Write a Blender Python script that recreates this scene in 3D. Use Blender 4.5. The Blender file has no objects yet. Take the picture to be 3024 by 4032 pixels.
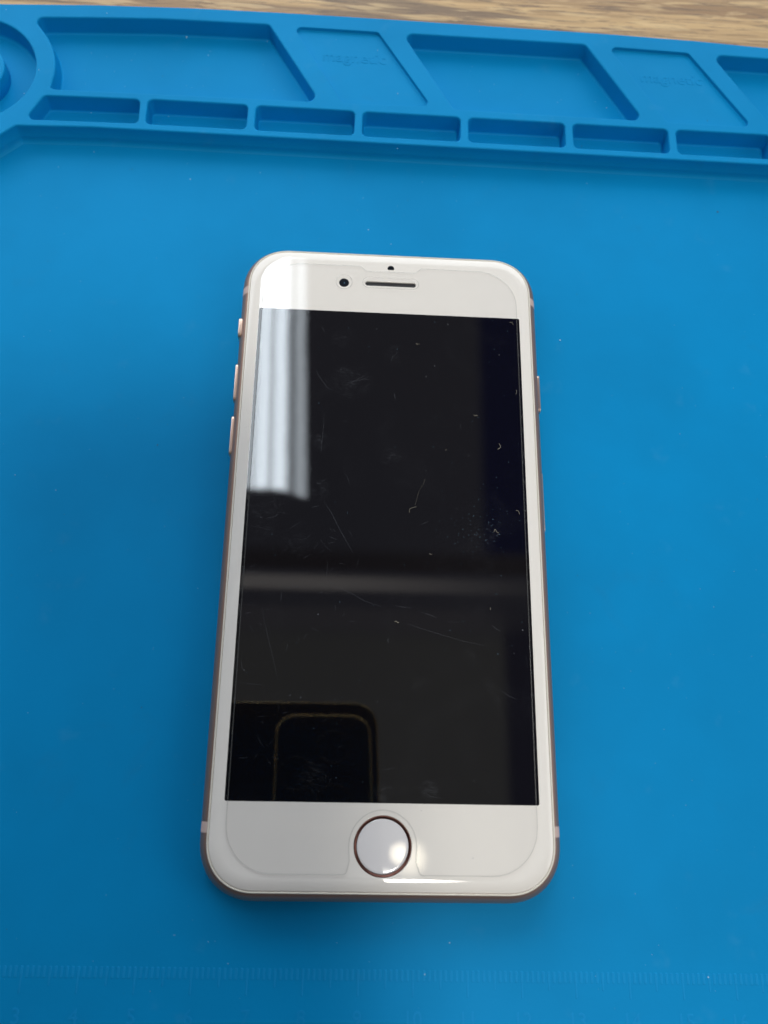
import bpy, bmesh, math, random
from mathutils import Vector, Matrix, Euler
random.seed(7)
S = 0.001                     # everything below is written in millimetres
C = bpy.context.scene.collection
PI = math.pi

# ------------------------------------------------------------------ camera
CAM_LOC = Vector((-9.128, -51.73, 173.37))
rx, ry, rz = 0.3271, -0.0556, 0.0147
CAM_M = Euler((rx, ry, rz), 'XYZ').to_matrix()
FPX = 3353.36
cd = bpy.data.cameras.new('camera'); cam = bpy.data.objects.new('camera', cd); C.objects.link(cam)
cam.location = CAM_LOC * S; cam.rotation_euler = (rx, ry, rz)
cd.sensor_fit = 'VERTICAL'; cd.sensor_height = 36.0; cd.lens = 36.0 * FPX / 4032
cd.clip_start = 0.001; cd.clip_end = 50
cd.dof.use_dof = True; cd.dof.focus_distance = 0.178; cd.dof.aperture_fstop = 18
bpy.context.scene.camera = cam

def bp(x, y, z):              # a pixel of the photograph -> the point of the plane at height z
    d = CAM_M @ Vector(((x - 1512) / FPX, -(y - 2016) / FPX, -1.0))
    t = (z - CAM_LOC.z) / d.z
    return CAM_LOC + d * t

# ------------------------------------------------------------------ view
sc = bpy.context.scene
sc.view_settings.view_transform = 'Standard'; sc.view_settings.look = 'None'
sc.view_settings.exposure = 0.08; sc.view_settings.gamma = 1.0
sc.view_settings.use_curve_mapping = False

# ------------------------------------------------------------------ node helpers
class NT:
    def __init__(s, tree): s.t = tree; s.n = tree.nodes; s.l = tree.links
    def node(s, kind, **kw):
        n = s.n.new(kind)
        for k, v in kw.items(): setattr(n, k, v)
        return n
    def set(s, sock, v):
        if isinstance(v, bpy.types.NodeSocket): s.l.new(v, sock)
        else: sock.default_value = v
    def math(s, op, a, b=0.0, clamp=False):
        n = s.node('ShaderNodeMath', operation=op, use_clamp=clamp)
        s.set(n.inputs[0], a); s.set(n.inputs[1], b); return n.outputs[0]
    def step(s, x, a, b):     # smooth 0..1 as x goes a..b
        n = s.node('ShaderNodeMapRange', interpolation_type='SMOOTHSTEP')
        s.set(n.inputs[0], x); n.inputs[1].default_value = a; n.inputs[2].default_value = b
        return n.outputs[0]
    def mix(s, f, a, b, kind='MIX'):
        n = s.node('ShaderNodeMix', data_type='RGBA', blend_type=kind)
        s.set(n.inputs[0], f); s.set(n.inputs[6], a); s.set(n.inputs[7], b); return n.outputs[2]
    def noise(s, vec, scale, detail=3, rough=.5, dist=0):
        n = s.node('ShaderNodeTexNoise')
        s.l.new(vec, n.inputs['Vector']); n.inputs['Scale'].default_value = scale
        n.inputs['Detail'].default_value = detail; n.inputs['Roughness'].default_value = rough
        n.inputs['Distortion'].default_value = dist
        return n.outputs['Fac']
    def mapping(s, vec, scale=(1,1,1), rot=(0,0,0), loc=(0,0,0)):
        n = s.node('ShaderNodeMapping'); s.l.new(vec, n.inputs[0])
        n.inputs['Scale'].default_value = scale; n.inputs['Rotation'].default_value = rot
        n.inputs['Location'].default_value = loc
        return n.outputs[0]

# ------------------------------------------------------------------ the room light (directional environment)
w = bpy.data.worlds.new('World'); sc.world = w; w.use_nodes = True
T = NT(w.node_tree); T.n.clear()
out = T.node('ShaderNodeOutputWorld'); bg = T.node('ShaderNodeBackground'); T.l.new(bg.outputs[0], out.inputs[0])
tc = T.node('ShaderNodeTexCoord'); sx = T.node('ShaderNodeSeparateXYZ'); T.l.new(tc.outputs['Generated'], sx.inputs[0])
dz = T.math('MAXIMUM', sx.outputs[2], 0.02)
u = T.math('DIVIDE', sx.outputs[0], dz); v = T.math('DIVIDE', sx.outputs[1], dz)
def band(x, a, b, c, d): return T.math('MULTIPLY', T.step(x, a, b), T.math('SUBTRACT', 1.0, T.step(x, c, d)))
col = T.mix(T.step(v, .17, .22), (.20,.20,.195,1), (.125,.125,.155,1))             # ceiling near / far
dark = T.math('MULTIPLY', T.step(u, .165, .185), T.step(v, .27, .30))
col = T.mix(dark, col, (.012,.018,.10,1))                                           # dark beam on the right
col = T.mix(T.math('MULTIPLY', T.step(u, .188, .205), T.math('SUBTRACT', 1.0, T.step(v, .19, .24))), col, (.05,.05,.09,1))
barm = T.math('MULTIPLY', band(v, .236, .243, .252, .262), T.math('SUBTRACT', 1.0, T.step(u, -.06, .30)))
col = T.mix(barm, col, (.72,.68,.66,1))                                             # pale ceiling rail
barm2 = band(v, .262, .268, .278, .30)
col = T.mix(barm2, col, (.075,.065,.07,1))
barm3 = T.math('MULTIPLY', band(v, .185, .20, .212, .225), T.math('SUBTRACT', .8, T.step(u, .10, .3)))
col = T.mix(barm3, col, (.20,.19,.21,1))
# outside the patch of ceiling over the phone: paler walls, north side lightest
rad = T.math('SQRT', T.math('ADD', T.math('MULTIPLY', u, u), T.math('MULTIPLY', v, v)))
wall = T.mix(T.step(sx.outputs[1], -.5, .7), (.05,.05,.05,1), (.24,.26,.29,1))
wall = T.mix(T.step(sx.outputs[0], .2, .9), wall, (.28,.28,.28,1))
col = T.mix(T.step(rad, .85, 1.3), col, wall)
T.l.new(col, bg.inputs[0]); bg.inputs[1].default_value = 1.0

def area(name, loc, target, sxm, sym, L, color=(1,1,1)):
    ld = bpy.data.lights.new(name, 'AREA'); ld.shape = 'RECTANGLE'; ld.size = sxm; ld.size_y = sym
    ld.energy = L * PI * sxm * sym * PI / PI       # radiance L  ->  power of a one-sided panel
    ld.color = color
    o = bpy.data.objects.new(name, ld); C.objects.link(o); o.location = loc
    d = Vector(target) - Vector(loc); o.rotation_euler = d.to_track_quat('-Z', 'Y').to_euler()
    return o
def light_nodes(o):
    o.data.use_nodes = True; t = NT(o.data.node_tree); t.n.clear()
    out = t.node('ShaderNodeOutputLight'); e = t.node('ShaderNodeEmission'); t.l.new(e.outputs[0], out.inputs[0])
    g = t.node('ShaderNodeNewGeometry'); p = t.node('ShaderNodeSeparateXYZ'); t.l.new(g.outputs['Position'], p.inputs[0])
    return t, e, p
# narrow curtained window, north of the phone: its upright folds are mirrored in the glass
o = area('window_light', (-.155, .70, 1.26), (-.155, -.3, 1.26), .34, 1.44, 1.0, (.83,.92,1.0))
t, e, p = light_nodes(o)
edge = t.math('SUBTRACT', -.076, t.math('MULTIPLY', t.math('SUBTRACT', p.outputs[2], 1.06), .027))
wob = t.node('ShaderNodeTexNoise'); wm = t.node('ShaderNodeCombineXYZ'); t.l.new(p.outputs[2], wm.inputs[2])
t.l.new(wm.outputs[0], wob.inputs['Vector']); wob.inputs['Scale'].default_value = 3.0
a = t.math('DIVIDE', t.math('MULTIPLY', t.math('SUBTRACT', p.outputs[0], edge), 1.38), p.outputs[2])
a = t.math('ADD', a, t.math('MULTIPLY', t.math('SUBTRACT', wob.outputs['Fac'], .5), .010))
cr = t.node('ShaderNodeValToRGB'); t.l.new(t.math('DIVIDE', t.math('ADD', a, .14), .14), cr.inputs[0])
prof = [(-.128,0),(-.122,7.5),(-.110,10.5),(-.104,8),(-.095,13.5),(-.084,13.5),(-.072,7.2),(-.064,12.5),(-.052,14.0),(-.043,8.5),(-.036,2.6),(-.027,2.6),(-.018,5.2),(-.010,4.0),(-.003,2.2),(0,0)]
cr.color_ramp.interpolation = 'EASE'
while len(cr.color_ramp.elements) < len(prof): cr.color_ramp.elements.new(.5)
for el, (x_, v_) in zip(cr.color_ramp.elements, prof):
    el.position = (x_+.14)/.14; el.color = (v_/15, v_/15, v_/15, 1)
topz = t.math('ADD', 1.90, t.math('MULTIPLY', t.step(a, -.06, 0), .06))
fade = t.math('SUBTRACT', 1.0, t.step(t.math('SUBTRACT', p.outputs[2], topz), -.03, .02))
t.l.new(t.math('MULTIPLY', t.math('MULTIPLY', cr.outputs[0], fade), 15.0), e.inputs['Strength'])
# the wide, low daylight opening below it
area('daylight_opening', (-.16, .66, .34), (-.02, .05, 0), 1.6, .50, 2.2, (.93,.97,1.0))
# ceiling lamp with a soft shade, above and behind the photographer; small warm lamp beside it
def soft_lamp(name, loc, tgt, size, L, color, k):
    o = area(name, loc, tgt, size, size, L, color); t, e, p = light_nodes(o)
    dx = t.math('SUBTRACT', p.outputs[0], loc[0]); dy = t.math('SUBTRACT', p.outputs[1], loc[1])
    r2 = t.math('DIVIDE', t.math('ADD', t.math('MULTIPLY', dx, dx), t.math('MULTIPLY', dy, dy)), (size/2)**2)
    t.l.new(t.math('POWER', t.math('SUBTRACT', 1.0, r2, True), k), e.inputs['Strength'])
soft_lamp('ceiling_lamp', (.070, -.315, 1.30), (.070, -.315, 0), .30, 72.0, (1.0,.95,.86), 1.3)
soft_lamp('ceiling_spot', (.114, -.136, 1.30), (.114, -.136, 0), .062, 9.0, (1.0,.90,.70), 1.0)
# broad warm-white light from the right
area('side_light', (1.3, -.15, .75), (0, 0, 0), .8, .8, 2.0, (1.0,.97,.93))

# ------------------------------------------------------------------ materials
def mat(name):
    m = bpy.data.materials.new(name); m.use_nodes = True; t = NT(m.node_tree)
    b = t.n['Principled BSDF']; return m, t, b
def objcoord(t): return t.node('ShaderNodeTexCoord').outputs['Object']
def bump(t, b, h, dist, strength=1.0):
    n = t.node('ShaderNodeBump'); n.inputs['Strength'].default_value = strength
    n.inputs['Distance'].default_value = dist; t.l.new(h, n.inputs['Height']); t.l.new(n.outputs[0], b.inputs['Normal'])

def silicone(name, base, rough=.55):
    m, t, b = mat(name); o = objcoord(t)
    n1 = t.noise(o, 18, 4, .6); n2 = t.noise(o, 140, 3, .6); n3 = t.noise(o, 1500, 2, .5)
    c = t.mix(t.step(n1, .3, .7), base, tuple(x*.88 for x in base[:3]) + (1,))
    # faint grubby patches
    st = t.math('MULTIPLY', t.step(t.noise(o, 55, 5, .65, .6), .60, .80), .30)
    c = t.mix(st, c, (base[0]+.015, base[1]*.78, base[2]*.74, 1))
    sc_ = t.math('MULTIPLY', t.step(n2, .62, .78), .10)
    c = t.mix(sc_, c, (.08,.34,.62,1))
    t.l.new(c, b.inputs['Base Color'])
    t.l.new(t.math('ADD', rough, t.math('MULTIPLY', t.math('SUBTRACT', n1, .5), .18)), b.inputs['Roughness'])
    b.inputs['Specular IOR Level'].default_value = .07
    h = t.math('ADD', t.math('MULTIPLY', n3, .3), t.math('MULTIPLY', n2, 1.0))
    bump(t, b, h, .00006, .5)
    return m
BLUE = (.001, .252, .575, 1)
M_MAT = silicone('blue_silicone', BLUE)
M_MARK = silicone('blue_silicone_marking', (.006, .272, .61, 1), .55)

m, t, b = mat('wood_laminate'); o = objcoord(t)
g1 = t.noise(t.mapping(o, (4, 120, 1)), 1.0, 7, .66, .8)
g2 = t.noise(t.mapping(o, (70, 1100, 1)), 1.0, 4, .75, .5)
g3 = t.noise(t.mapping(o, (3.5, 60, 1), loc=(4.1,1.7,0)), 1.0, 4, .6, 1.6)
g4 = t.noise(t.mapping(o, (60, 520, 1)), 1.0, 3, .6, .5)
c = t.mix(t.step(g1, .40, .60), (.27,.155,.06,1), (.52,.34,.145,1))
c = t.mix(t.math('MULTIPLY', t.step(g3, .56, .64), .75), c, (.12,.072,.038,1))
c = t.mix(t.math('MULTIPLY', t.step(g2, .52, .60), .70), c, (.11,.065,.034,1))
c = t.mix(t.math('MULTIPLY', t.step(g4, .50, .66), .5), c, (.68,.49,.24,1))
t.l.new(c, b.inputs['Base Color']); b.inputs['Roughness'].default_value = .42
bump(t, b, g2, .0002, .4)
M_WOOD = m

def simple(name, color, rough=.4, metal=0., spec=.5, coat=0.):
    m, t, b = mat(name); o = objcoord(t)
    n = t.noise(o, 300, 3)
    c = t.mix(t.math('MULTIPLY', n, .16), color + (1,), tuple(x*.8 for x in color) + (1,))
    t.l.new(c, b.inputs['Base Color'])
    b.inputs['Roughness'].default_value = rough; b.inputs['Metallic'].default_value = metal
    b.inputs['Specular IOR Level'].default_value = spec; b.inputs['Coat Weight'].default_value = coat
    return m
m, t, b = mat('rose_gold_aluminium'); o = objcoord(t)
n = t.noise(o, 5200, 2); t.l.new(t.mix(n, (.40,.235,.17,1), (.50,.30,.225,1)), b.inputs['Base Color'])
b.inputs['Metallic'].default_value = .8; b.inputs['Roughness'].default_value = .42
bump(t, b, n, .00001, .5)
M_ROSE = m
M_BTN = simple('rose_gold_polished', (.82,.62,.50), .30, 1.0)
M_BAND = simple('antenna_plastic', (.62,.46,.40), .5)
M_GASK = simple('gasket_plastic', (.72,.69,.60), .35)
M_WHITE = simple('white_front_glass', (.82,.795,.75), .03, 0, .5)
M_KEY = simple('white_sapphire', (.76,.75,.76), .02, 0, 1.0)
M_COPPER = simple('copper_ring', (.12,.055,.045), .30, 1.0)
M_HOLE = simple('dark_mesh', (.005,.005,.006), .5)
M_LENS = simple('camera_glass', (.004,.008,.012), .02)
M_GLINT = simple('lens_coating', (.03,.09,.14), .15)
M_PHBACK = simple('dark_phone_glass', (.006,.009,.022), .12)
M_PHGOLD = simple('gold_steel', (.80,.58,.26), .22, 1.0)
m, t, b = mat('display_glass'); b.inputs['Base Color'].default_value = (.0022,.0022,.0035,1)
b.inputs['Roughness'].default_value = .02; b.inputs['Specular IOR Level'].default_value = .42
o = objcoord(t); t.l.new(t.mix(t.noise(o, 20, 2), (.0018,.0018,.003,1), (.003,.0026,.003,1)), b.inputs['Base Color'])
M_SCR = m

def thin(name, body, cover, rough=.02, ior=1.44, smudge=False):
    """thin clear sheet: mirror by Fresnel, the rest goes straight through, plus a little scatter"""
    m = bpy.data.materials.new(name); m.use_nodes = True; t = NT(m.node_tree); t.n.clear()
    out = t.node('ShaderNodeOutputMaterial'); tr = t.node('ShaderNodeBsdfTransparent')
    df = t.node('ShaderNodeBsdfDiffuse'); df.inputs[0].default_value = body
    gl = t.node('ShaderNodeBsdfGlossy'); gl.inputs['Roughness'].default_value = rough
    ge = t.node('ShaderNodeNewGeometry'); dt = t.node('ShaderNodeVectorMath', operation='DOT_PRODUCT')
    t.l.new(ge.outputs['Incoming'], dt.inputs[0]); t.l.new(ge.outputs['Normal'], dt.inputs[1])
    f0 = ((ior-1)/(ior+1))**2         # Schlick, the same from both sides of the sheet
    k = t.math('POWER', t.math('SUBTRACT', 1.0, t.math('ABSOLUTE', dt.outputs['Value']), True), 5.0)
    fres = t.math('ADD', f0, t.math('MULTIPLY', k, 1-f0))
    m1 = t.node('ShaderNodeMixShader'); m2 = t.node('ShaderNodeMixShader')
    t.l.new(tr.outputs[0], m1.inputs[1]); t.l.new(df.outputs[0], m1.inputs[2])
    if smudge:
        o = objcoord(t)
        a = t.step(t.noise(o, 75, 4, .6, .8), .50, .85)
        fine = t.noise(t.mapping(o, (900, 5000, 900), rot=(0,0,.6)), 1, 3, .7, .5)
        f2 = t.step(fine, .5, .85)
        blot = t.step(t.noise(o, 42, 3, .5, 1.5), .60, .80)
        sm = t.math('MULTIPLY', t.math('ADD', t.math('MULTIPLY', a, .5), t.math('MULTIPLY', blot, 1.1)),
                    t.math('ADD', t.math('MULTIPLY', f2, .050), .006))
        # greasy wiped patches, where the photograph shows them
        sp_ = t.node('ShaderNodeSeparateXYZ'); t.l.new(o, sp_.inputs[0]); patch = 0.0
        for qx, qy, rr, k_ in ((1265,1740,2.2,1),(1255,1930,2.6,.9),(1540,1800,2.4,.7),(1385,1500,5.0,.55),(1560,1400,3.0,.4),(1000,2040,5.5,.5),(1160,2150,3.5,.45),(1900,2100,4.0,.35),(1690,3110,2.2,.8),(1510,3120,2.0,.7),(1230,3060,3.5,.5),(1350,1330,3.0,.35)):
            c0 = bp(qx, qy, 7.45)*S
            dx = t.math('SUBTRACT', sp_.outputs[0], c0.x); dy = t.math('SUBTRACT', sp_.outputs[1], c0.y)
            r2 = t.math('DIVIDE', t.math('ADD', t.math('MULTIPLY', dx, dx), t.math('MULTIPLY', dy, dy)), (rr*S)**2)
            patch = t.math('ADD', patch, t.math('MULTIPLY', t.math('SUBTRACT', 1.0, r2, True), k_))
        br = t.step(t.noise(t.mapping(o, (700, 3600, 700), rot=(0,0,.5)), 1, 4, .75, .8), .44, .80)
        sm = t.math('ADD', sm, t.math('MULTIPLY', t.math('MULTIPLY', t.math('MULTIPLY', patch, t.step(t.noise(o, 520, 4, .7, 1.0), .40, .66)), t.math('ADD', br, .03)), .13))
        vo = t.node('ShaderNodeTexVoronoi'); t.l.new(o, vo.inputs['Vector']); vo.inputs['Scale'].default_value = 420
        dust = t.math('SUBTRACT', 1.0, t.step(vo.outputs['Distance'], .035, .06))
        keep = t.step(t.noise(o, 210, 2), .58, .62)
        sm = t.math('ADD', sm, t.math('MULTIPLY', t.math('MULTIPLY', dust, keep), .22))
        t.set(m1.inputs[0], t.math('ADD', sm, cover))
        t.l.new(t.math('ADD', .015, t.math('MULTIPLY', a, .05)), gl.inputs['Roughness'])
    else: m1.inputs[0].default_value = cover
    t.l.new(fres, m2.inputs[0]); t.l.new(m1.outputs[0], m2.inputs[1]); t.l.new(gl.outputs[0], m2.inputs[2])
    t.l.new(m2.outputs[0], out.inputs[0]); return m
M_PROT = thin('protector_glass', (.62,.66,.74,1), .0015, smudge=True)
M_PRIM = thin('protector_rim', (.30,.31,.30,1), .18, .15, 1.4)
M_SCRATCH = thin('scratch', (.50,.53,.60,1), .15, .4, 1.1)
M_HALO = thin('halo_mark', (.52,.51,.47,1), .28, .3, 1.2)
M_DUST = simple('dust_pale', (.30,.52,.70), .7)
M_DUSTD = simple('dust_dark', (.06,.035,.03), .7)
M_LINT = simple('lint_pale', (.26,.24,.19), .7)

# ------------------------------------------------------------------ mesh helpers
def tag(o, label=None, cat=None, group=None, kind=None):
    if label: o['label'] = label
    if cat: o['category'] = cat
    if group: o['group'] = group
    if kind: o['kind'] = kind
    return o
def link(name, bm, mats, parent=None, smooth=None, loc=(0,0,0), rz=0):
    bmesh.ops.recalc_face_normals(bm, faces=bm.faces) if smooth != 'keep' else None
    for v_ in bm.verts: v_.co *= S
    me = bpy.data.meshes.new(name); bm.to_mesh(me); bm.free()
    for m_ in (mats if isinstance(mats, (list, tuple)) else [mats]): me.materials.append(m_)
    o = bpy.data.objects.new(name, me); C.objects.link(o)
    if parent: o.parent = parent
    o.location = Vector(loc) * S; o.rotation_euler[2] = rz
    return o
def empty(name, loc=(0,0,0), rz=0):
    o = bpy.data.objects.new(name, None); C.objects.link(o); o.location = Vector(loc)*S
    o.rotation_euler[2] = rz; o.empty_display_size = .01; return o

def rounded(pts, r, seg=8):
    """round the corners of a closed ccw polygon; r one radius or a list"""
    n = len(pts); P = [Vector(p[:2]) for p in pts]; outp = []
    for i in range(n):
        a, c_, b_ = P[i-1], P[i], P[(i+1) % n]
        ri = r[i] if isinstance(r, (list, tuple)) else r
        if ri <= 0: outp.append(c_.copy()); continue
        d1 = (a-c_).normalized(); d2 = (b_-c_).normalized()
        ang = d1.angle(d2)
        if ang > PI - .02: outp.append(c_.copy()); continue
        tl = min(ri / math.tan(ang/2), .48*(a-c_).length, .48*(b_-c_).length); rr = tl*math.tan(ang/2)
        cen = c_ + (d1+d2).normalized() * (rr/math.sin(ang/2))
        s0 = c_ + d1*tl; s1 = c_ + d2*tl
        a0 = math.atan2(*(s0-cen).yx); a1 = math.atan2(*(s1-cen).yx)
        da = (a1-a0+PI) % (2*PI) - PI
        for k in range(seg+1):
            q = a0 + da*k/seg; outp.append(cen + Vector((math.cos(q), math.sin(q)))*rr)
    res = []
    for q in outp:
        if not res or (q-res[-1]).length > 1e-4: res.append(q)
    if (res[0]-res[-1]).length < 1e-4: res.pop()
    return res
def area2(P): return sum(P[i-1].x*P[i].y-P[i].x*P[i-1].y for i in range(len(P)))/2
def ccw(P): return P if area2(P) > 0 else P[::-1]
def offset(P, d):
    """move a ccw loop outward by d"""
    n = len(P); R = []
    for i in range(n):
        e1 = (P[i]-P[i-1]).normalized(); e2 = (P[(i+1) % n]-P[i]).normalized()
        n1 = Vector((e1.y, -e1.x)); n2 = Vector((e2.y, -e2.x)); m_ = (n1+n2)
        m_ = m_/max(1e-6, m_.dot(n1)) if m_.length > 1e-6 else n1
        if m_.length > 1.6: m_ = m_.normalized()*1.6
        R.append(P[i] + m_*d)
    return R
def circle(cx, cy, r, n=48): return [Vector((cx+r*math.cos(2*PI*k/n), cy+r*math.sin(2*PI*k/n))) for k in range(n)]
def ring(bm, P, z): return [bm.verts.new((q.x, q.y, z)) for q in P]
def bridge(bm, A, B, smooth=True, mi=0, close=True):
    n = len(A)
    for i in range(n if close else n-1):
        j = (i+1) % n
        f = bm.faces.new((A[i], A[j], B[j], B[i])); f.smooth = smooth; f.material_index = mi
def fill(bm, loops, z_up=True, mi=0):
    edges = []
    for L in loops:
        for i in range(len(L)):
            e = bm.edges.get((L[i-1], L[i])) or bm.edges.new((L[i-1], L[i])); edges.append(e)
    r = bmesh.ops.triangle_fill(bm, use_beauty=True, use_dissolve=False, edges=edges, normal=(0,0,1))
    for f in r['geom']:
        if isinstance(f, bmesh.types.BMFace): f.smooth = False; f.material_index = mi
def loft(bm, sections, mi=0, smooth=True):
    """sections: list of (loop2d, z)"""
    R = [ring(bm, P, z) for P, z in sections]
    for a, b_ in zip(R, R[1:]): bridge(bm, a, b_, smooth, mi)
    return R
def solid(bm, P, z0, z1, bev=.1, seg=4, mi=0, bottom=True):
    """upright slab with rounded top edge"""
    P = ccw(P); secs = [(P, z0)]
    for k in range(seg+1):
        q = PI/2*k/seg; secs.append((offset(P, -bev*(1-math.cos(q))), z1-bev*(1-math.sin(q))))
    R = loft(bm, secs, mi); fill(bm, [R[-1]], mi=mi)
    if bottom: fill(bm, [R[0]], mi=mi)
    return R
def rrect(x0, y0, x1, y1, r, seg=10): return rounded([(x0,y0),(x1,y0),(x1,y1),(x0,y1)], r, seg)

# ------------------------------------------------------------------ desk under the mat
bm = bmesh.new()
solid(bm, rrect(-420, -330, 460, 420, 6), -22, -1.6, 1.5)
tag(link('desk', bm, M_WOOD), 'brown wood grain desk top showing behind the far edge of the blue mat', 'desk', kind='structure')

# ------------------------------------------------------------------ silicone repair mat
ROT = -0.0047; H = 5.0
NX, NY = -9.1+.24, -51.7
def q6(x, y):                 # outlines were measured as if at 6 mm: bring them to 5 mm
    k = (173.37-H)/(173.37-6); return (NX+(x-NX)*k, NY+(y-NY)*k)
mat_root = empty('silicone_mat', (0,0,-1.5), ROT)
tag(mat_root, 'bright blue silicone work mat with moulded tray compartments, lying on the wood desk', 'work mat')
Z0 = 1.5                      # children are given heights above the mat's underside
bm = bmesh.new()
solid(bm, rrect(-128, -134, 262, 139.2, 5), 0, Z0, .4)
link('work_surface', bm, M_MAT, mat_root)

def hole(bm, P, floor, draft=.25, rim=.38, foot=.55):
    """a compartment: rounded rim, drafted wall, filleted foot, floor. returns the rim loop of the top face"""
    P = ccw(P); secs = []
    for k in range(6):
        q = PI/2*k/5; secs.append((offset(P, rim*(1-math.sin(q))), H+Z0-rim*(1-math.cos(q))))
    dep = H-floor
    foot = min(foot, dep*.45)
    for k in range(6):
        q = PI/2*k/5; secs.append((offset(P, -draft-foot*(1-math.cos(q))), floor+Z0+foot*(1-math.sin(q))))
    R = loft(bm, secs); fill(bm, [R[-1]]); return R[0]

bm = bmesh.new()
FL = .35
# outline of the raised tray
front = [(-128,97),(-121,92.5),(-113,89.5),(-100.5,90.6),(-95.6,94.6),(-90.6,99.35),(-72.4,100.1),(-2.5,100.15),(93.2,100.2),(182,100.0)]
back = [(182,138.5),(98.1,138.4),(78,139.3),(57.4,139.75),(-3.3,140.1),(-30,140.0),(-52.2,139.7),(-76,138.7),(-100.3,137.0),(-128,134.5)]
outl = [q6(*q) for q in front+back]
outl = ccw(rounded(outl, [2,4,6,6,4,1.6,30,0,0,3,3,30,30,30,0,0,30,30,30,2], 8))
secs = [(offset(outl, 1.5), .35+.0)]
secs = [(offset(outl, 1.15), Z0+.02), (offset(outl, .75), Z0+.22), (offset(outl, .45), Z0+.7), (offset(outl, .28), Z0+1.4), (offset(outl, .20), Z0+2.05), (offset(outl, .04), Z0+2.3), (offset(outl, 0), H+Z0-.38)]
for k in range(1, 6):
    q = PI/2*k/5; secs.append((offset(outl, -.38*(1-math.cos(q))), H+Z0-.38*(1-math.sin(q))))
R = loft(bm, secs); loops = [R[-1]]
def quad(pts, r): return ccw(rounded([q6(*q) for q in pts], r, 8))
# large tilted compartments
cx, cy = -104.6, 115.8
arc = [(cx+20.85*math.cos(math.radians(a_)), cy+20.85*math.sin(math.radians(a_))) for a_ in range(-12, 39, 5)]
ptsA = [(-84.6,110.9),(-64,111.2),(-19.0,111.75),(-32.2,135.65),(-60,135.35),(-91.2,133.25)]
A_ = [q6(*q) for q in [(-83.2,110.9),(-64,111.2),(-18.6,111.75),(-32.6,135.7),(-60,135.3),(-78,134.2),(-91.6,133.2)]]
arcq = [q6(*q) for q in arc][::-1]
loopA = ccw(rounded(A_ + arcq, [1.1,0,1.9,1.7,20,20,1.9] + [0]*len(arcq), 8))
loops.append(hole(bm, loopA, FL, foot=.6))
def para(dx, w, floor, **k):
    y1 = 135.55 - (.6 if dx > 70 else 0)
    return hole(bm, quad([(2.1+12.9+dx,111.8),(15.2+w+dx+4.2,111.8),(w+1.2+dx+4.5,y1),(1.6+dx-.3,y1)], [1.6,1.9,1.7,1.7]), floor, **k)
loops.append(hole(bm, quad([(14.7,111.9),(62.9,111.8),(49.2,135.6),(1.6,135.5)], [1.6,1.7,1.7,1.7]), FL, foot=.6))
loops.append(hole(bm, quad([(96.2,111.7),(144.0,111.6),(130.8,134.2),(82.6,134.75)], [1.6,1.7,1.7,1.7]), FL, foot=.6))
loops.append(hole(bm, quad([(-12.9,111.65),(9.1,112.3),(-4.7,135.4),(-26.4,135.45)], [1.2,1.4,1.4,1.3]), H-.85, draft=.05, rim=.2, foot=.2))
loops.append(hole(bm, quad([(68.9,111.6),(90.8,111.7),(76.4,134.85),(55.2,135.3)], [1.2,1.4,1.4,1.3]), H-.85, draft=.05, rim=.2, foot=.2))
# the row of small compartments
rows = [[(-88.7,101.4),(-62.0,102.0),(-62.3,109.3),(-85.2,108.8)]]
for k in range(9):
    x0 = -60.3 + 26.2*k; rows.append([(x0,102.0),(x0+24.15,102.05),(x0+24.25,109.5),(x0,109.45)])
for r_ in rows: loops.append(hole(bm, quad(r_, 1.35), FL, draft=.2))
# round well with its post
loops.append(hole(bm, ccw([Vector(q6(*q)) for q in circle(cx, cy, 16.2, 72)]), FL, draft=.3, foot=.8))
fill(bm, loops)
pc = q6(cx, cy)
solid(bm, circle(pc[0], pc[1], 8.75, 60), FL+Z0-.1, H+Z0-.05, .4, bottom=False)
link('storage_tray', bm, M_MAT, mat_root, smooth='keep')

def text_mesh(name, body, size, loc, parent, m_, ext=.08, bold=.0, sxw=1.0):
    cu = bpy.data.curves.new(name, 'FONT'); cu.body = body; cu.size = size; cu.extrude = ext
    cu.offset = bold; cu.align_x = 'CENTER'; cu.bevel_depth = 0; cu.bevel_resolution = 1; cu.resolution_u = 4
    to = bpy.data.objects.new(name, cu); C.objects.link(to)
    me = bpy.data.meshes.new_from_object(to); bpy.data.objects.remove(to)
    for v_ in me.vertices: v_.co = (v_.co.x*S*sxw, v_.co.y*S, v_.co.z*S)
    me.materials.append(m_); me.name = name
    o = bpy.data.objects.new(name, me); C.objects.link(o); o.parent = parent; o.location = Vector(loc)*S
    return o
zl = H+Z0-.85+.03
for x_, y_ in ((-10.6, 127.2), (71.9, 126.6)):
    text_mesh('lettering', 'magnetic', 4.6, (x_, y_-.4, zl), mat_root, M_MAT, .030, .03, 1.0)['label'] = 'raised word magnetic moulded in the shallow tray floor'

# ruler along the near edge
bm = bmesh.new()
X10 = 6.2105+.4; YR = -80.66
def tick(bm, x, y0, y1, wd, z=.045):
    P = rrect(x-wd/2, y1, x+wd/2, y0, wd*.3, 3)
    secs = [(P, Z0-.02), (offset(P, -.02), Z0+z*.7), (offset(P, -.09), Z0+z)]
    R = loft(bm, secs); fill(bm, [R[-1]])
for k in range(0, 191):
    x = X10 + (k-100)
    L_ = 4.4 if k % 10 == 0 else (3.1 if k % 5 == 0 else 1.9)
    tick(bm, x, YR, YR-1.9, .52)
    if L_ > 2: tick(bm, x, YR-1.85, YR-L_, .34)
link('ruler_scale', bm, M_MARK, mat_root)
for k in range(2, 19):
    text_mesh('ruler_numeral', str(k), 3.7, (X10+(k-10)*10, YR-9.2, Z0+.02), mat_root, M_MARK, .03, 0.0, .95)

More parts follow.
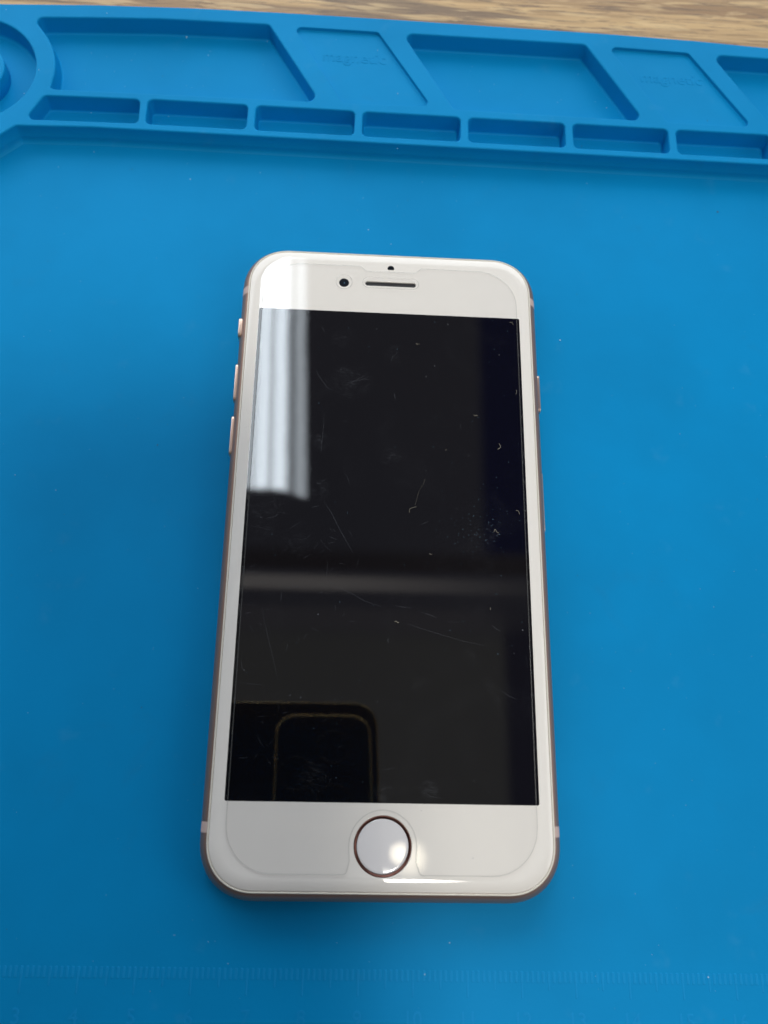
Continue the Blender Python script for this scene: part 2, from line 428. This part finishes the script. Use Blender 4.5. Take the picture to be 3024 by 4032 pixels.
# ------------------------------------------------------------------ the white smartphone
ph = empty('smartphone', (0,0,0))
tag(ph, 'rose gold smartphone with white front and dark screen, lying flat on the blue mat', 'phone')
HW, HL, TH = 33.5, 69.1, 7.1
def body(inset, R0=10.6, seg=24):
    r = max(1.0, R0-inset)
    P = []
    for sxn, syn, a0 in ((1,1,0),(-1,1,90),(-1,-1,180),(1,-1,270)):
        cx_, cy_ = sxn*(HW-R0), syn*(HL-R0)
        for k in range(seg+1):
            a = math.radians(a0+90*k/seg); e = 2/2.18
            c_, s_ = math.cos(a), math.sin(a)
            P.append(Vector((cx_ + r*math.copysign(abs(c_)**e, c_), cy_ + r*math.copysign(abs(s_)**e, s_))))
    return P
def cinset(z, r=3.45, c_=3.45): return r - math.sqrt(max(0, r*r-(z-c_)**2))
bm = bmesh.new(); secs = []
for k in range(25):
    z = .08 + (6.42-.08)*k/24; secs.append((body(cinset(z)), z))
secs.append((body(cinset(6.42)+.10), 6.46)); secs.append((body(2.6), 6.46))
R = loft(bm, secs); fill(bm, [R[0]]); fill(bm, [R[-1]])
housing = link('housing', bm, M_ROSE, ph)
# antenna bands: strips of plastic across the four side ends
for sxn in (-1, 1):
    for y0, y1 in ((56.35, 58.2), (-57.55, -55.65)):
        bm = bmesh.new(); rows_ = []
        for k in range(19):
            z = .3 + (6.42-.3)*k/18; x_ = sxn*(HW-cinset(z)+.025)
            rows_.append([bm.verts.new((x_, yy, z)) for yy in (y0, y1)] + [bm.verts.new((x_-sxn*.2, yy, z)) for yy in (y1, y0)])
        for a, b_ in zip(rows_, rows_[1:]): bridge(bm, a, b_, False)
        bm.faces.new(rows_[0]); bm.faces.new(rows_[-1][::-1])
        link('antenna_band', bm, M_BAND, housing)
# side keys
def key(name, sxn, y0, y1, zc=3.7, hz=1.0, prot=.30, m_=M_BTN, parent=ph):
    bm = bmesh.new()
    P = rrect(y0, zc-hz, y1, zc+hz, min(hz*.95, 1.1), 8)
    Rr = []
    for d, o_ in ((0,-.8),(0,prot-.16),(-.05,prot-.06),(-.16,prot)):
        Rr.append([bm.verts.new((sxn*(HW+o_), q.x, q.y)) for q in offset(ccw(P), d)])
    for a, b_ in zip(Rr, Rr[1:]): bridge(bm, a, b_)
    bm.faces.new(Rr[-1])
    return link(name, bm, m_, parent)
key('mute_switch', -1, 45.6, 50.8, 3.9, 1.3, .30)
key('volume_button', -1, 30.1, 39.4); key('volume_button', -1, 17.4, 26.8)
key('power_button', 1, 30.2, 39.5)
key('sim_tray', 1, 2.4, 16.2, 3.4, 1.0, .05)
# gasket lip
bm = bmesh.new()
R = loft(bm, [(body(1.52), 6.40), (body(1.50), 6.58), (body(1.60), 6.70), (body(1.76), 6.70), (body(1.84), 6.60), (body(1.84), 6.40)])
bridge(bm, R[-1], R[0])
link('gasket', bm, M_GASK, ph)
# front glass, with its holes
bm = bmesh.new(); secs = [(body(1.93), 6.45), (body(1.90), 6.60)]
W_ = 2.35; DR = .44
for k in range(15):
    q = k/14; secs.append((body(1.90+W_*q), TH-DR*(1-q)**2))
R = loft(bm, secs); loops = [R[-1]]
hb = (0, -59.45)
def glass_hole(P, b_=.14, dep=.55):
    P = ccw(P); secs = []
    for k in range(6):
        q = PI/2*k/5; secs.append((offset(P, b_*(1-math.sin(q))), TH-b_*(1-math.cos(q))))
    secs.append((P, TH-dep)); return loft(bm, secs)[0]
loops.append(glass_hole(circle(*hb, 5.3, 96)))
ear = rrect(-5.75, 59.0, 5.75, 60.15, .57)
loops.append(glass_hole(ear, .08))
fill(bm, loops)
link('front_glass', bm, M_WHITE, ph)
# home key in its metal ring
bm = bmesh.new()
R = loft(bm, [(circle(*hb, 5.28, 96), 6.6), (circle(*hb, 5.26, 96), 7.06), (circle(*hb, 5.12, 96), 7.04), (circle(*hb, 4.78, 96), 6.86), (circle(*hb, 4.74, 96), 6.6)])
rg_bm = bm
bm = bmesh.new()
secs = [(circle(*hb, 4.73, 96), 6.6), (circle(*hb, 4.72, 96), 6.86), (circle(*hb, 4.66, 96), 6.89)]
for k in range(1, 15):
    r = 4.62*(1-k/15); secs.append((circle(*hb, r, 96), 6.91-.02*(r/4.66)**2))
R = loft(bm, secs); f = bm.faces.new(R[-1]); f.smooth = True
hbt = link('home_button', bm, M_KEY, ph)
link('button_ring', rg_bm, M_COPPER, hbt)
# earpiece, camera, sensor
bm = bmesh.new()
solid(bm, rrect(-5.85, 58.9, 5.85, 60.25, .6), 6.5, 6.72, .02)
ep = link('earpiece', bm, M_HOLE, ph)
def ringmark(bm, P, w_, z):
    a = ring(bm, offset(P, w_/2), z); b2 = ring(bm, offset(P, -w_/2), z); bridge(bm, a, b2, False)
bm = bmesh.new(); ringmark(bm, ccw(rrect(-6.35, 58.25, 6.35, 60.95, 1.3)), .16, 7.465)
link('slot_outline', bm, M_HALO, ep)
bm = bmesh.new(); solid(bm, circle(-10.56, 59.46, 1.12, 40), 7.06, 7.108, .004)
fc = link('front_camera', bm, M_LENS, ph)
bm = bmesh.new(); solid(bm, circle(-10.5, 59.4, .16, 20), 7.1, 7.114, .002); link('lens', bm, M_GLINT, fc)
bm = bmesh.new(); ringmark(bm, circle(-10.56, 59.46, 1.85, 48), .16, 7.465); link('camera_outline', bm, M_HALO, fc)
bm = bmesh.new()
P = [q for q in circle(0, 63.72, .76, 48) if q.y > 63.30]
solid(bm, ccw(P), 7.06, 7.108, .004); link('light_sensor', bm, M_LENS, ph)
# display
bm = bmesh.new(); solid(bm, rrect(-29.2, -52.0, 29.2, 52.0, .35, 4), 7.06, 7.106, .004)
link('screen', bm, M_SCR, ph)
# screen protector
px0, py0, py1 = 28.65, -64.35, 63.95
nt = 62.72
pp = [(-px0, py0), (-6.55, py0)]
pr = [8.6, .9]
na = 6.35
a0 = math.degrees(math.acos(5.95/na))
notch = [(-5.95, -62.0)]
for k in range(0, 25):
    a = math.radians(180-0 - 180*k/24); notch.append((na*math.cos(a)*.96, hb[1]+na*math.sin(a)*.97))
notch.append((5.95, -62.0))
pp += notch; pr += [.5] + [0]*25 + [.5]
pp += [(6.75, py0), (px0, py0), (px0, py1), (6.9, py1), (5.6, nt), (-5.6, nt), (-6.9, py1), (-px0, py1)]
pr += [.9, 8.6, 8.8, .5, .5, .5, .5, 8.8]
prot = ccw(rounded(pp, pr, 10))
bm = bmesh.new(); rm = .20
R = loft(bm, [(prot, 7.135), (prot, 7.33), (offset(prot, -.06), 7.40), (offset(prot, -rm), 7.45)], mi=1, smooth=False)
cam_hole = None
fill(bm, [R[-1]], mi=0)
sp = link('screen_protector', bm, [M_PROT, M_PRIM], ph)

# scratches on the protector (shallow hairlines, traced one by one)
def px_a(L, ox, oy, k): return [(ox+x/k, oy+y/k) for x, y in L]
SCR = [px_a(L, 850, 1850, 1.229) for L in (
    [(223,652),(232,720),(250,800),(276,910),(300,1020)], [(228,676),(275,674)], [(540,440),(535,520),(538,600)],
    [(522,150),(560,210),(600,290),(640,360),(662,400)], [(130,492),(190,497),(245,512)], [(930,745),(1000,770),(1100,800),(1200,830),(1300,850)],
    [(868,657),(905,664),(942,668)], [(1335,752),(1355,768),(1376,781)], [(550,540),(600,570),(660,600),(720,635),(800,660)],
    [(110,1030),(170,1036),(232,1044)], [(232,1044),(236,1110)], [(800,1455),(840,1447),(872,1440)], [(412,338),(440,330),(468,305)],
    [(150,268),(200,275),(262,292)], [(160,124),(220,123),(262,124)], [(340,295),(380,270),(412,250)], [(625,15),(640,45),(650,78)],
    [(1000,690),(1040,704),(1070,716)], [(1120,736),(1175,738)], [(120,650),(200,655)], [(1380,1070),(1420,1095),(1455,1112)],
    [(440,1505),(495,1495)], [(780,1560),(810,1545),(830,1535)], [(1010,1560),(1040,1580),(1090,1590)], [(200,1280),(215,1320),(235,1345)], [(1500,900),(1510,960)],
    [(300,205),(350,212)], [(500,330),(530,370),(560,395)])]
SCR += [px_a(L, 900, 950, 2.37) for L in (
    [(820,1205),(845,1260),(880,1310),(915,1355),(950,1385)], [(893,1620),(885,1740),(872,1860),(862,1965)], [(295,875),(340,920),(376,957)],
    [(665,950),(680,930)], [(1100,1660),(1108,1700)], [(1090,1345),(1160,1310),(1240,1270),(1300,1225)], [(1150,1310),(1230,1300),(1290,1270)],
    [(340,430),(390,465)], [(400,310),(430,345)], [(490,240),(500,300)], [(200,2120),(280,2090),(370,2050)], [(330,2000),(380,2060)],
    [(300,1680),(370,1610)], [(450,1550),(510,1500)], [(490,1260),(580,1240)], [(780,1820),(860,1815)], [(1515,1120),(1530,1080),(1590,1030)], [(960,900),(1010,870)])]
for _ in range(120):           # short stray nicks, mostly on the left half
    x = 930 + abs(random.gauss(0, 1))*330; y = random.uniform(1250, 3100); a = random.uniform(0, PI); L_ = random.uniform(8, 38)
    if x > 2060: continue
    SCR.append([(x, y), (x+L_*math.cos(a)*.5+random.uniform(-2,2), y+L_*math.sin(a)*.5), (x+L_*math.cos(a), y+L_*math.sin(a))])
bm = bmesh.new()
for L in SCR:
    P = [bp(x, y, 7.455) for x, y in L]; wd = random.uniform(.025, .055)
    A, B = [], []
    for i, q in enumerate(P):
        d = (P[min(i+1, len(P)-1)]-P[max(i-1, 0)]).normalized(); n_ = Vector((-d.y, d.x, 0))
        w2 = wd*(.35 if i in (0, len(P)-1) else 1)
        A.append(bm.verts.new((q.x+n_.x*w2/2, q.y+n_.y*w2/2, 7.455))); B.append(bm.verts.new((q.x-n_.x*w2/2, q.y-n_.y*w2/2, 7.455)))
    bridge(bm, A, B, False, close=False)
link('scratches', bm, M_SCRATCH, sp)['kind'] = 'stuff'
# glue residue beading along the long edges of the protector
bm = bmesh.new()
for k in range(330):
    y = random.uniform(-51.5, 51)
    sxn = random.choice((-1, 1)); w_ = 1.0 if (-20 < y < 35) else .45
    if random.random() > w_: continue
    x = sxn*(28.92+random.gauss(0, .10)); r = random.uniform(.02, .07)
    P = [Vector((x+r*random.uniform(.6,1.2)*math.cos(a), y+r*random.uniform(.8,2.4)*math.sin(a))) for a in (0,1.05,2.1,3.14,4.2,5.2)]
    vs = ring(bm, P, 7.125); bm.faces.new(vs)
link('glue_beads', bm, thin('glue_residue', (.45,.47,.46,1), .35, .3, 1.2), sp)['kind'] = 'stuff'

# ------------------------------------------------------------------ lint fibres lying on the screen
def fibre(pts, r, label, z=7.50, m_=M_LINT):
    P = [bp(x, y, z) for x, y in pts]
    # smooth the polyline
    Q = []
    for i in range(len(P)-1):
        p0, p1, p2, p3 = P[max(i-1,0)], P[i], P[i+1], P[min(i+2, len(P)-1)]
        for k in range(5):
            t_ = k/5
            Q.append(.5*((2*p1)+(p2-p0)*t_+(2*p0-5*p1+4*p2-p3)*t_*t_+(3*p1-p0-3*p2+p3)*t_**3))
    Q.append(P[-1]); base = sum(Q, Vector())/len(Q)
    bm = bmesh.new(); prev = None
    for i, q in enumerate(Q):
        d = (Q[min(i+1, len(Q)-1)]-Q[max(i-1, 0)]).normalized(); n_ = Vector((-d.y, d.x, 0)).normalized()
        rr = r*(.4 if i in (0, len(Q)-1) else 1)
        lift = .05*math.sin(i*.9)**2
        cur = [bm.verts.new((q-base)+n_*rr*math.cos(a)+Vector((0,0,rr*math.sin(a)+lift))) for a in [2*PI*k/6 for k in range(6)]]
        if prev: bridge(bm, prev, cur)
        prev = cur
    o = link('lint_fibre', bm, m_, loc=base)
    return tag(o, label, 'lint', 'lint fibres on the black screen')
def zz(L): return px_a(L, 1500, 950, 2.37)
fibre(zz([(1200,757),(1222,758),(1233,778)]), .035, 'tiny pale lint curl in the top right corner of the black screen')
fibre(zz([(330,950),(335,966),(347,958),(360,962)]), .04, 'tiny w-shaped lint fibre below the earpiece on the black screen')
fibre(zz([(866,1618),(875,1630),(890,1624),(902,1632)]), .045, 'short wavy lint fibre on the upper right half of the black screen')
fibre(zz([(1262,1385),(1268,1408),(1258,1428)]), .035, 'faint curved lint fibre near the right screen edge, level with the power button')
fibre(zz([(1100,1888),(1116,1912),(1108,1930),(1088,1942)]), .055, 'brightest hook-shaped tan lint fibre near the right edge of the black screen')
fibre(zz([(612,1942),(600,1956)]), .035, 'tiny straight lint speck left of the brightest tan hook-shaped fibre')
fibre(px_a([(936,208),(938,190),(950,184),(972,178)], 850, 1850, 1.229), .035, 'hooked lint fibre mid screen at the foot of a long thin hair')
fibre(px_a([(964,172),(975,130),(985,98),(1004,68),(1012,45)], 850, 1850, 1.229), .010, 'long thin curved hair in the middle of the black screen')
fibre(px_a([(1452,196),(1464,200),(1470,216)], 850, 1850, 1.229), .05, 'pale curved lint fibre touching the right screen edge halfway up')
fibre(px_a([(1345,302),(1352,288),(1360,302),(1370,304)], 850, 1850, 1.229), .04, 'pale peaked lint fibre right of centre, in a patch of white dust')
fibre(px_a([(864,736),(872,733),(880,740),(886,737)], 850, 1850, 1.229), .07, 'small thick white lint knot just below the centre of the screen')
fibre(px_a([(1032,407),(1046,410)], 850, 1850, 1.229), .045, 'tiny straight white lint speck right of the centre of the screen')
fibre(px_a([(1328,666),(1329,678)], 850, 1850, 1.229), .04, 'tiny upright white lint speck near the lower right of the screen')

# ------------------------------------------------------------------ dust: grains nobody could count
bm = bmesh.new()
def flake(x, y, z, r, mi):
    n = random.randint(4, 6); a0 = random.uniform(0, 6)
    top = [bm.verts.new((x+r*random.uniform(.5,1.2)*math.cos(a0+2*PI*k/n), y+r*random.uniform(.5,1.2)*math.sin(a0+2*PI*k/n), z+random.uniform(.2,.6)*r)) for k in range(n)]
    lo = [bm.verts.new((v_.co.x, v_.co.y, z)) for v_ in top]
    bridge(bm, lo, top, False, mi); f = bm.faces.new(top); f.material_index = mi
fl = FL+.01
for x, y, r, z, mi in ((193,131,.34,fl,0),(735,148,.42,fl,0),(820,218,.25,fl,0),(360,444,.33,fl,0),(664,459,.24,fl,0),(692,449,.28,fl,0),(1053,162,.22,fl,0),(876,436,.22,fl,0),
        (640,300,.16,fl,1),(422,52,.26,H,0),(24,38,.2,H,0),(153,275,.2,H,0),(95,368,.2,H,0),(520,667,.2,0,1),(750,706,.26,0,0),(1025,680,.24,0,0),(230,658,.2,0,0),(370,598,.18,0,0),
        (2825,835,.34,0,1),(620,1752,.28,0,1),(1430,780,.22,0,0),(1450,905,.25,0,0),(1565,585,.2,H,0),(1605,790,.18,0,1),(1540,962,.2,0,0),(2310,723,.2,0,0),(2205,1340,.30,0,0),
        (2360,600,.26,fl,1),(2290,575,.2,fl,1),(2395,378,.3,fl,0),(2388,425,.22,fl,0),(2455,458,.26,fl,0),(2685,548,.26,fl,0),(2785,475,.2,H-.84,1),(1566,369,.28,H-.84,0),(1324,157,.2,H-.84,0),(1487,199,.22,H-.84,0),
        (898,3794,.16,0,0),(820,3708,.16,0,0),(1672,3836,.22,0,0),(1770,3712,.2,0,0),(2788,3848,.26,0,0),(2810,2390,.18,0,0),(557,2785,.2,0,1),(60,1870,.18,0,0),(220,1930,.18,0,0),(2700,3170,.16,0,0),(2890,2250,.16,0,0)):
    q = bp(x, y, z+.0); flake(q.x, q.y, z+.01, r*.65, mi)
for _ in range(420):
    x, y = random.uniform(-110, 110), random.uniform(-95, 97)
    if abs(x) < 35 and abs(y) < 71: continue
    flake(x, y, .01, random.uniform(.03, .085), 0 if random.random() < .8 else 1)
for _ in range(60):
    x, y = random.uniform(-80, 60), random.uniform(114, 132); 
    if -28 < x < 14: continue
    flake(x, y, fl, random.uniform(.04, .10), 0)
tag(link('dust', bm, [M_DUST, M_DUSTD]), 'fine pale and dark dust specks scattered over the blue mat', 'dust', kind='stuff')
bm = bmesh.new()
for _ in range(260):
    x, y = random.uniform(-28, 28), random.uniform(-51, 51)
    if random.random() < .35: x, y = random.gauss(19, 3.5), random.gauss(2, 3)
    if abs(x) > 28.3: continue
    flake(x, y, 7.452, random.uniform(.015, .045), 0)
for x, y, r in ((2003,1820,.05),(1955,1880,.05),(1792,1605,.06),(1648,1675,.04),(1707,1760,.05),(1780,1823,.05),(1820,1380,.04),(1416,2680,.06),(1773,2482,.06),(1852,2484,.06),(1235,2868,.06)):
    q = bp(x, y, 7.45); flake(q.x, q.y, 7.452, r, 0)
tag(link('screen_dust', bm, [M_DUST, M_DUSTD]), 'fine pale dust specks on the black phone screen', 'dust', kind='stuff')

# ------------------------------------------------------------------ the phone that takes the picture (seen mirrored in the screen)
tp = empty('camera_phone', CAM_LOC); tp.rotation_euler = (rx, ry, rz)
tag(tp, 'dark gold-framed camera phone held above, mirrored in the lower left of the black screen', 'phone')
bm = bmesh.new(); P = rrect(-60, -108, 17.4, 40, 9.5)
R = loft(bm, [(offset(P, -.7), 1.75), (offset(P, -.2), 1.85), (P, 2.2), (P, 8.9), (offset(P, -.4), 9.3)]); bridge(bm, R[-1], R[0])
link('frame', bm, M_PHGOLD, tp)
bm = bmesh.new(); P2 = offset(P, -.8); R = loft(bm, [(P2, 1.8), (P2, 9.2)], smooth=False); fill(bm, [R[0]]); fill(bm, [R[1]])
link('back_glass', bm, M_PHBACK, tp)
bm = bmesh.new(); P = rrect(-22.5, -9, 14.6, 34.4, 8)
R = loft(bm, [(offset(P, -.6), .9), (offset(P, -.1), 1.05), (P, 1.4), (P, 1.8), (offset(P, -.9), 1.85), (offset(P, -.9), .95)]); bridge(bm, R[-1], R[0])
cb = link('camera_bump_rim', bm, M_PHGOLD, tp)
bm = bmesh.new(); P2 = offset(P, -1.0); R = loft(bm, [(P2, 1.0), (P2, 1.8)], smooth=False); fill(bm, [R[0]])
link('camera_bump', bm, M_PHBACK, tp)
for x_, y_ in ((0,0),(0,21),(-14,10.5)):
    bm = bmesh.new(); R = loft(bm, [(circle(x_, y_, 6.8), 1.0), (circle(x_, y_, 6.7), .75), (circle(x_, y_, 6.0), .75), (circle(x_, y_, 6.0), .98)]); fill(bm, [R[-1]])
    link('lens', bm, M_PHBACK, tp)
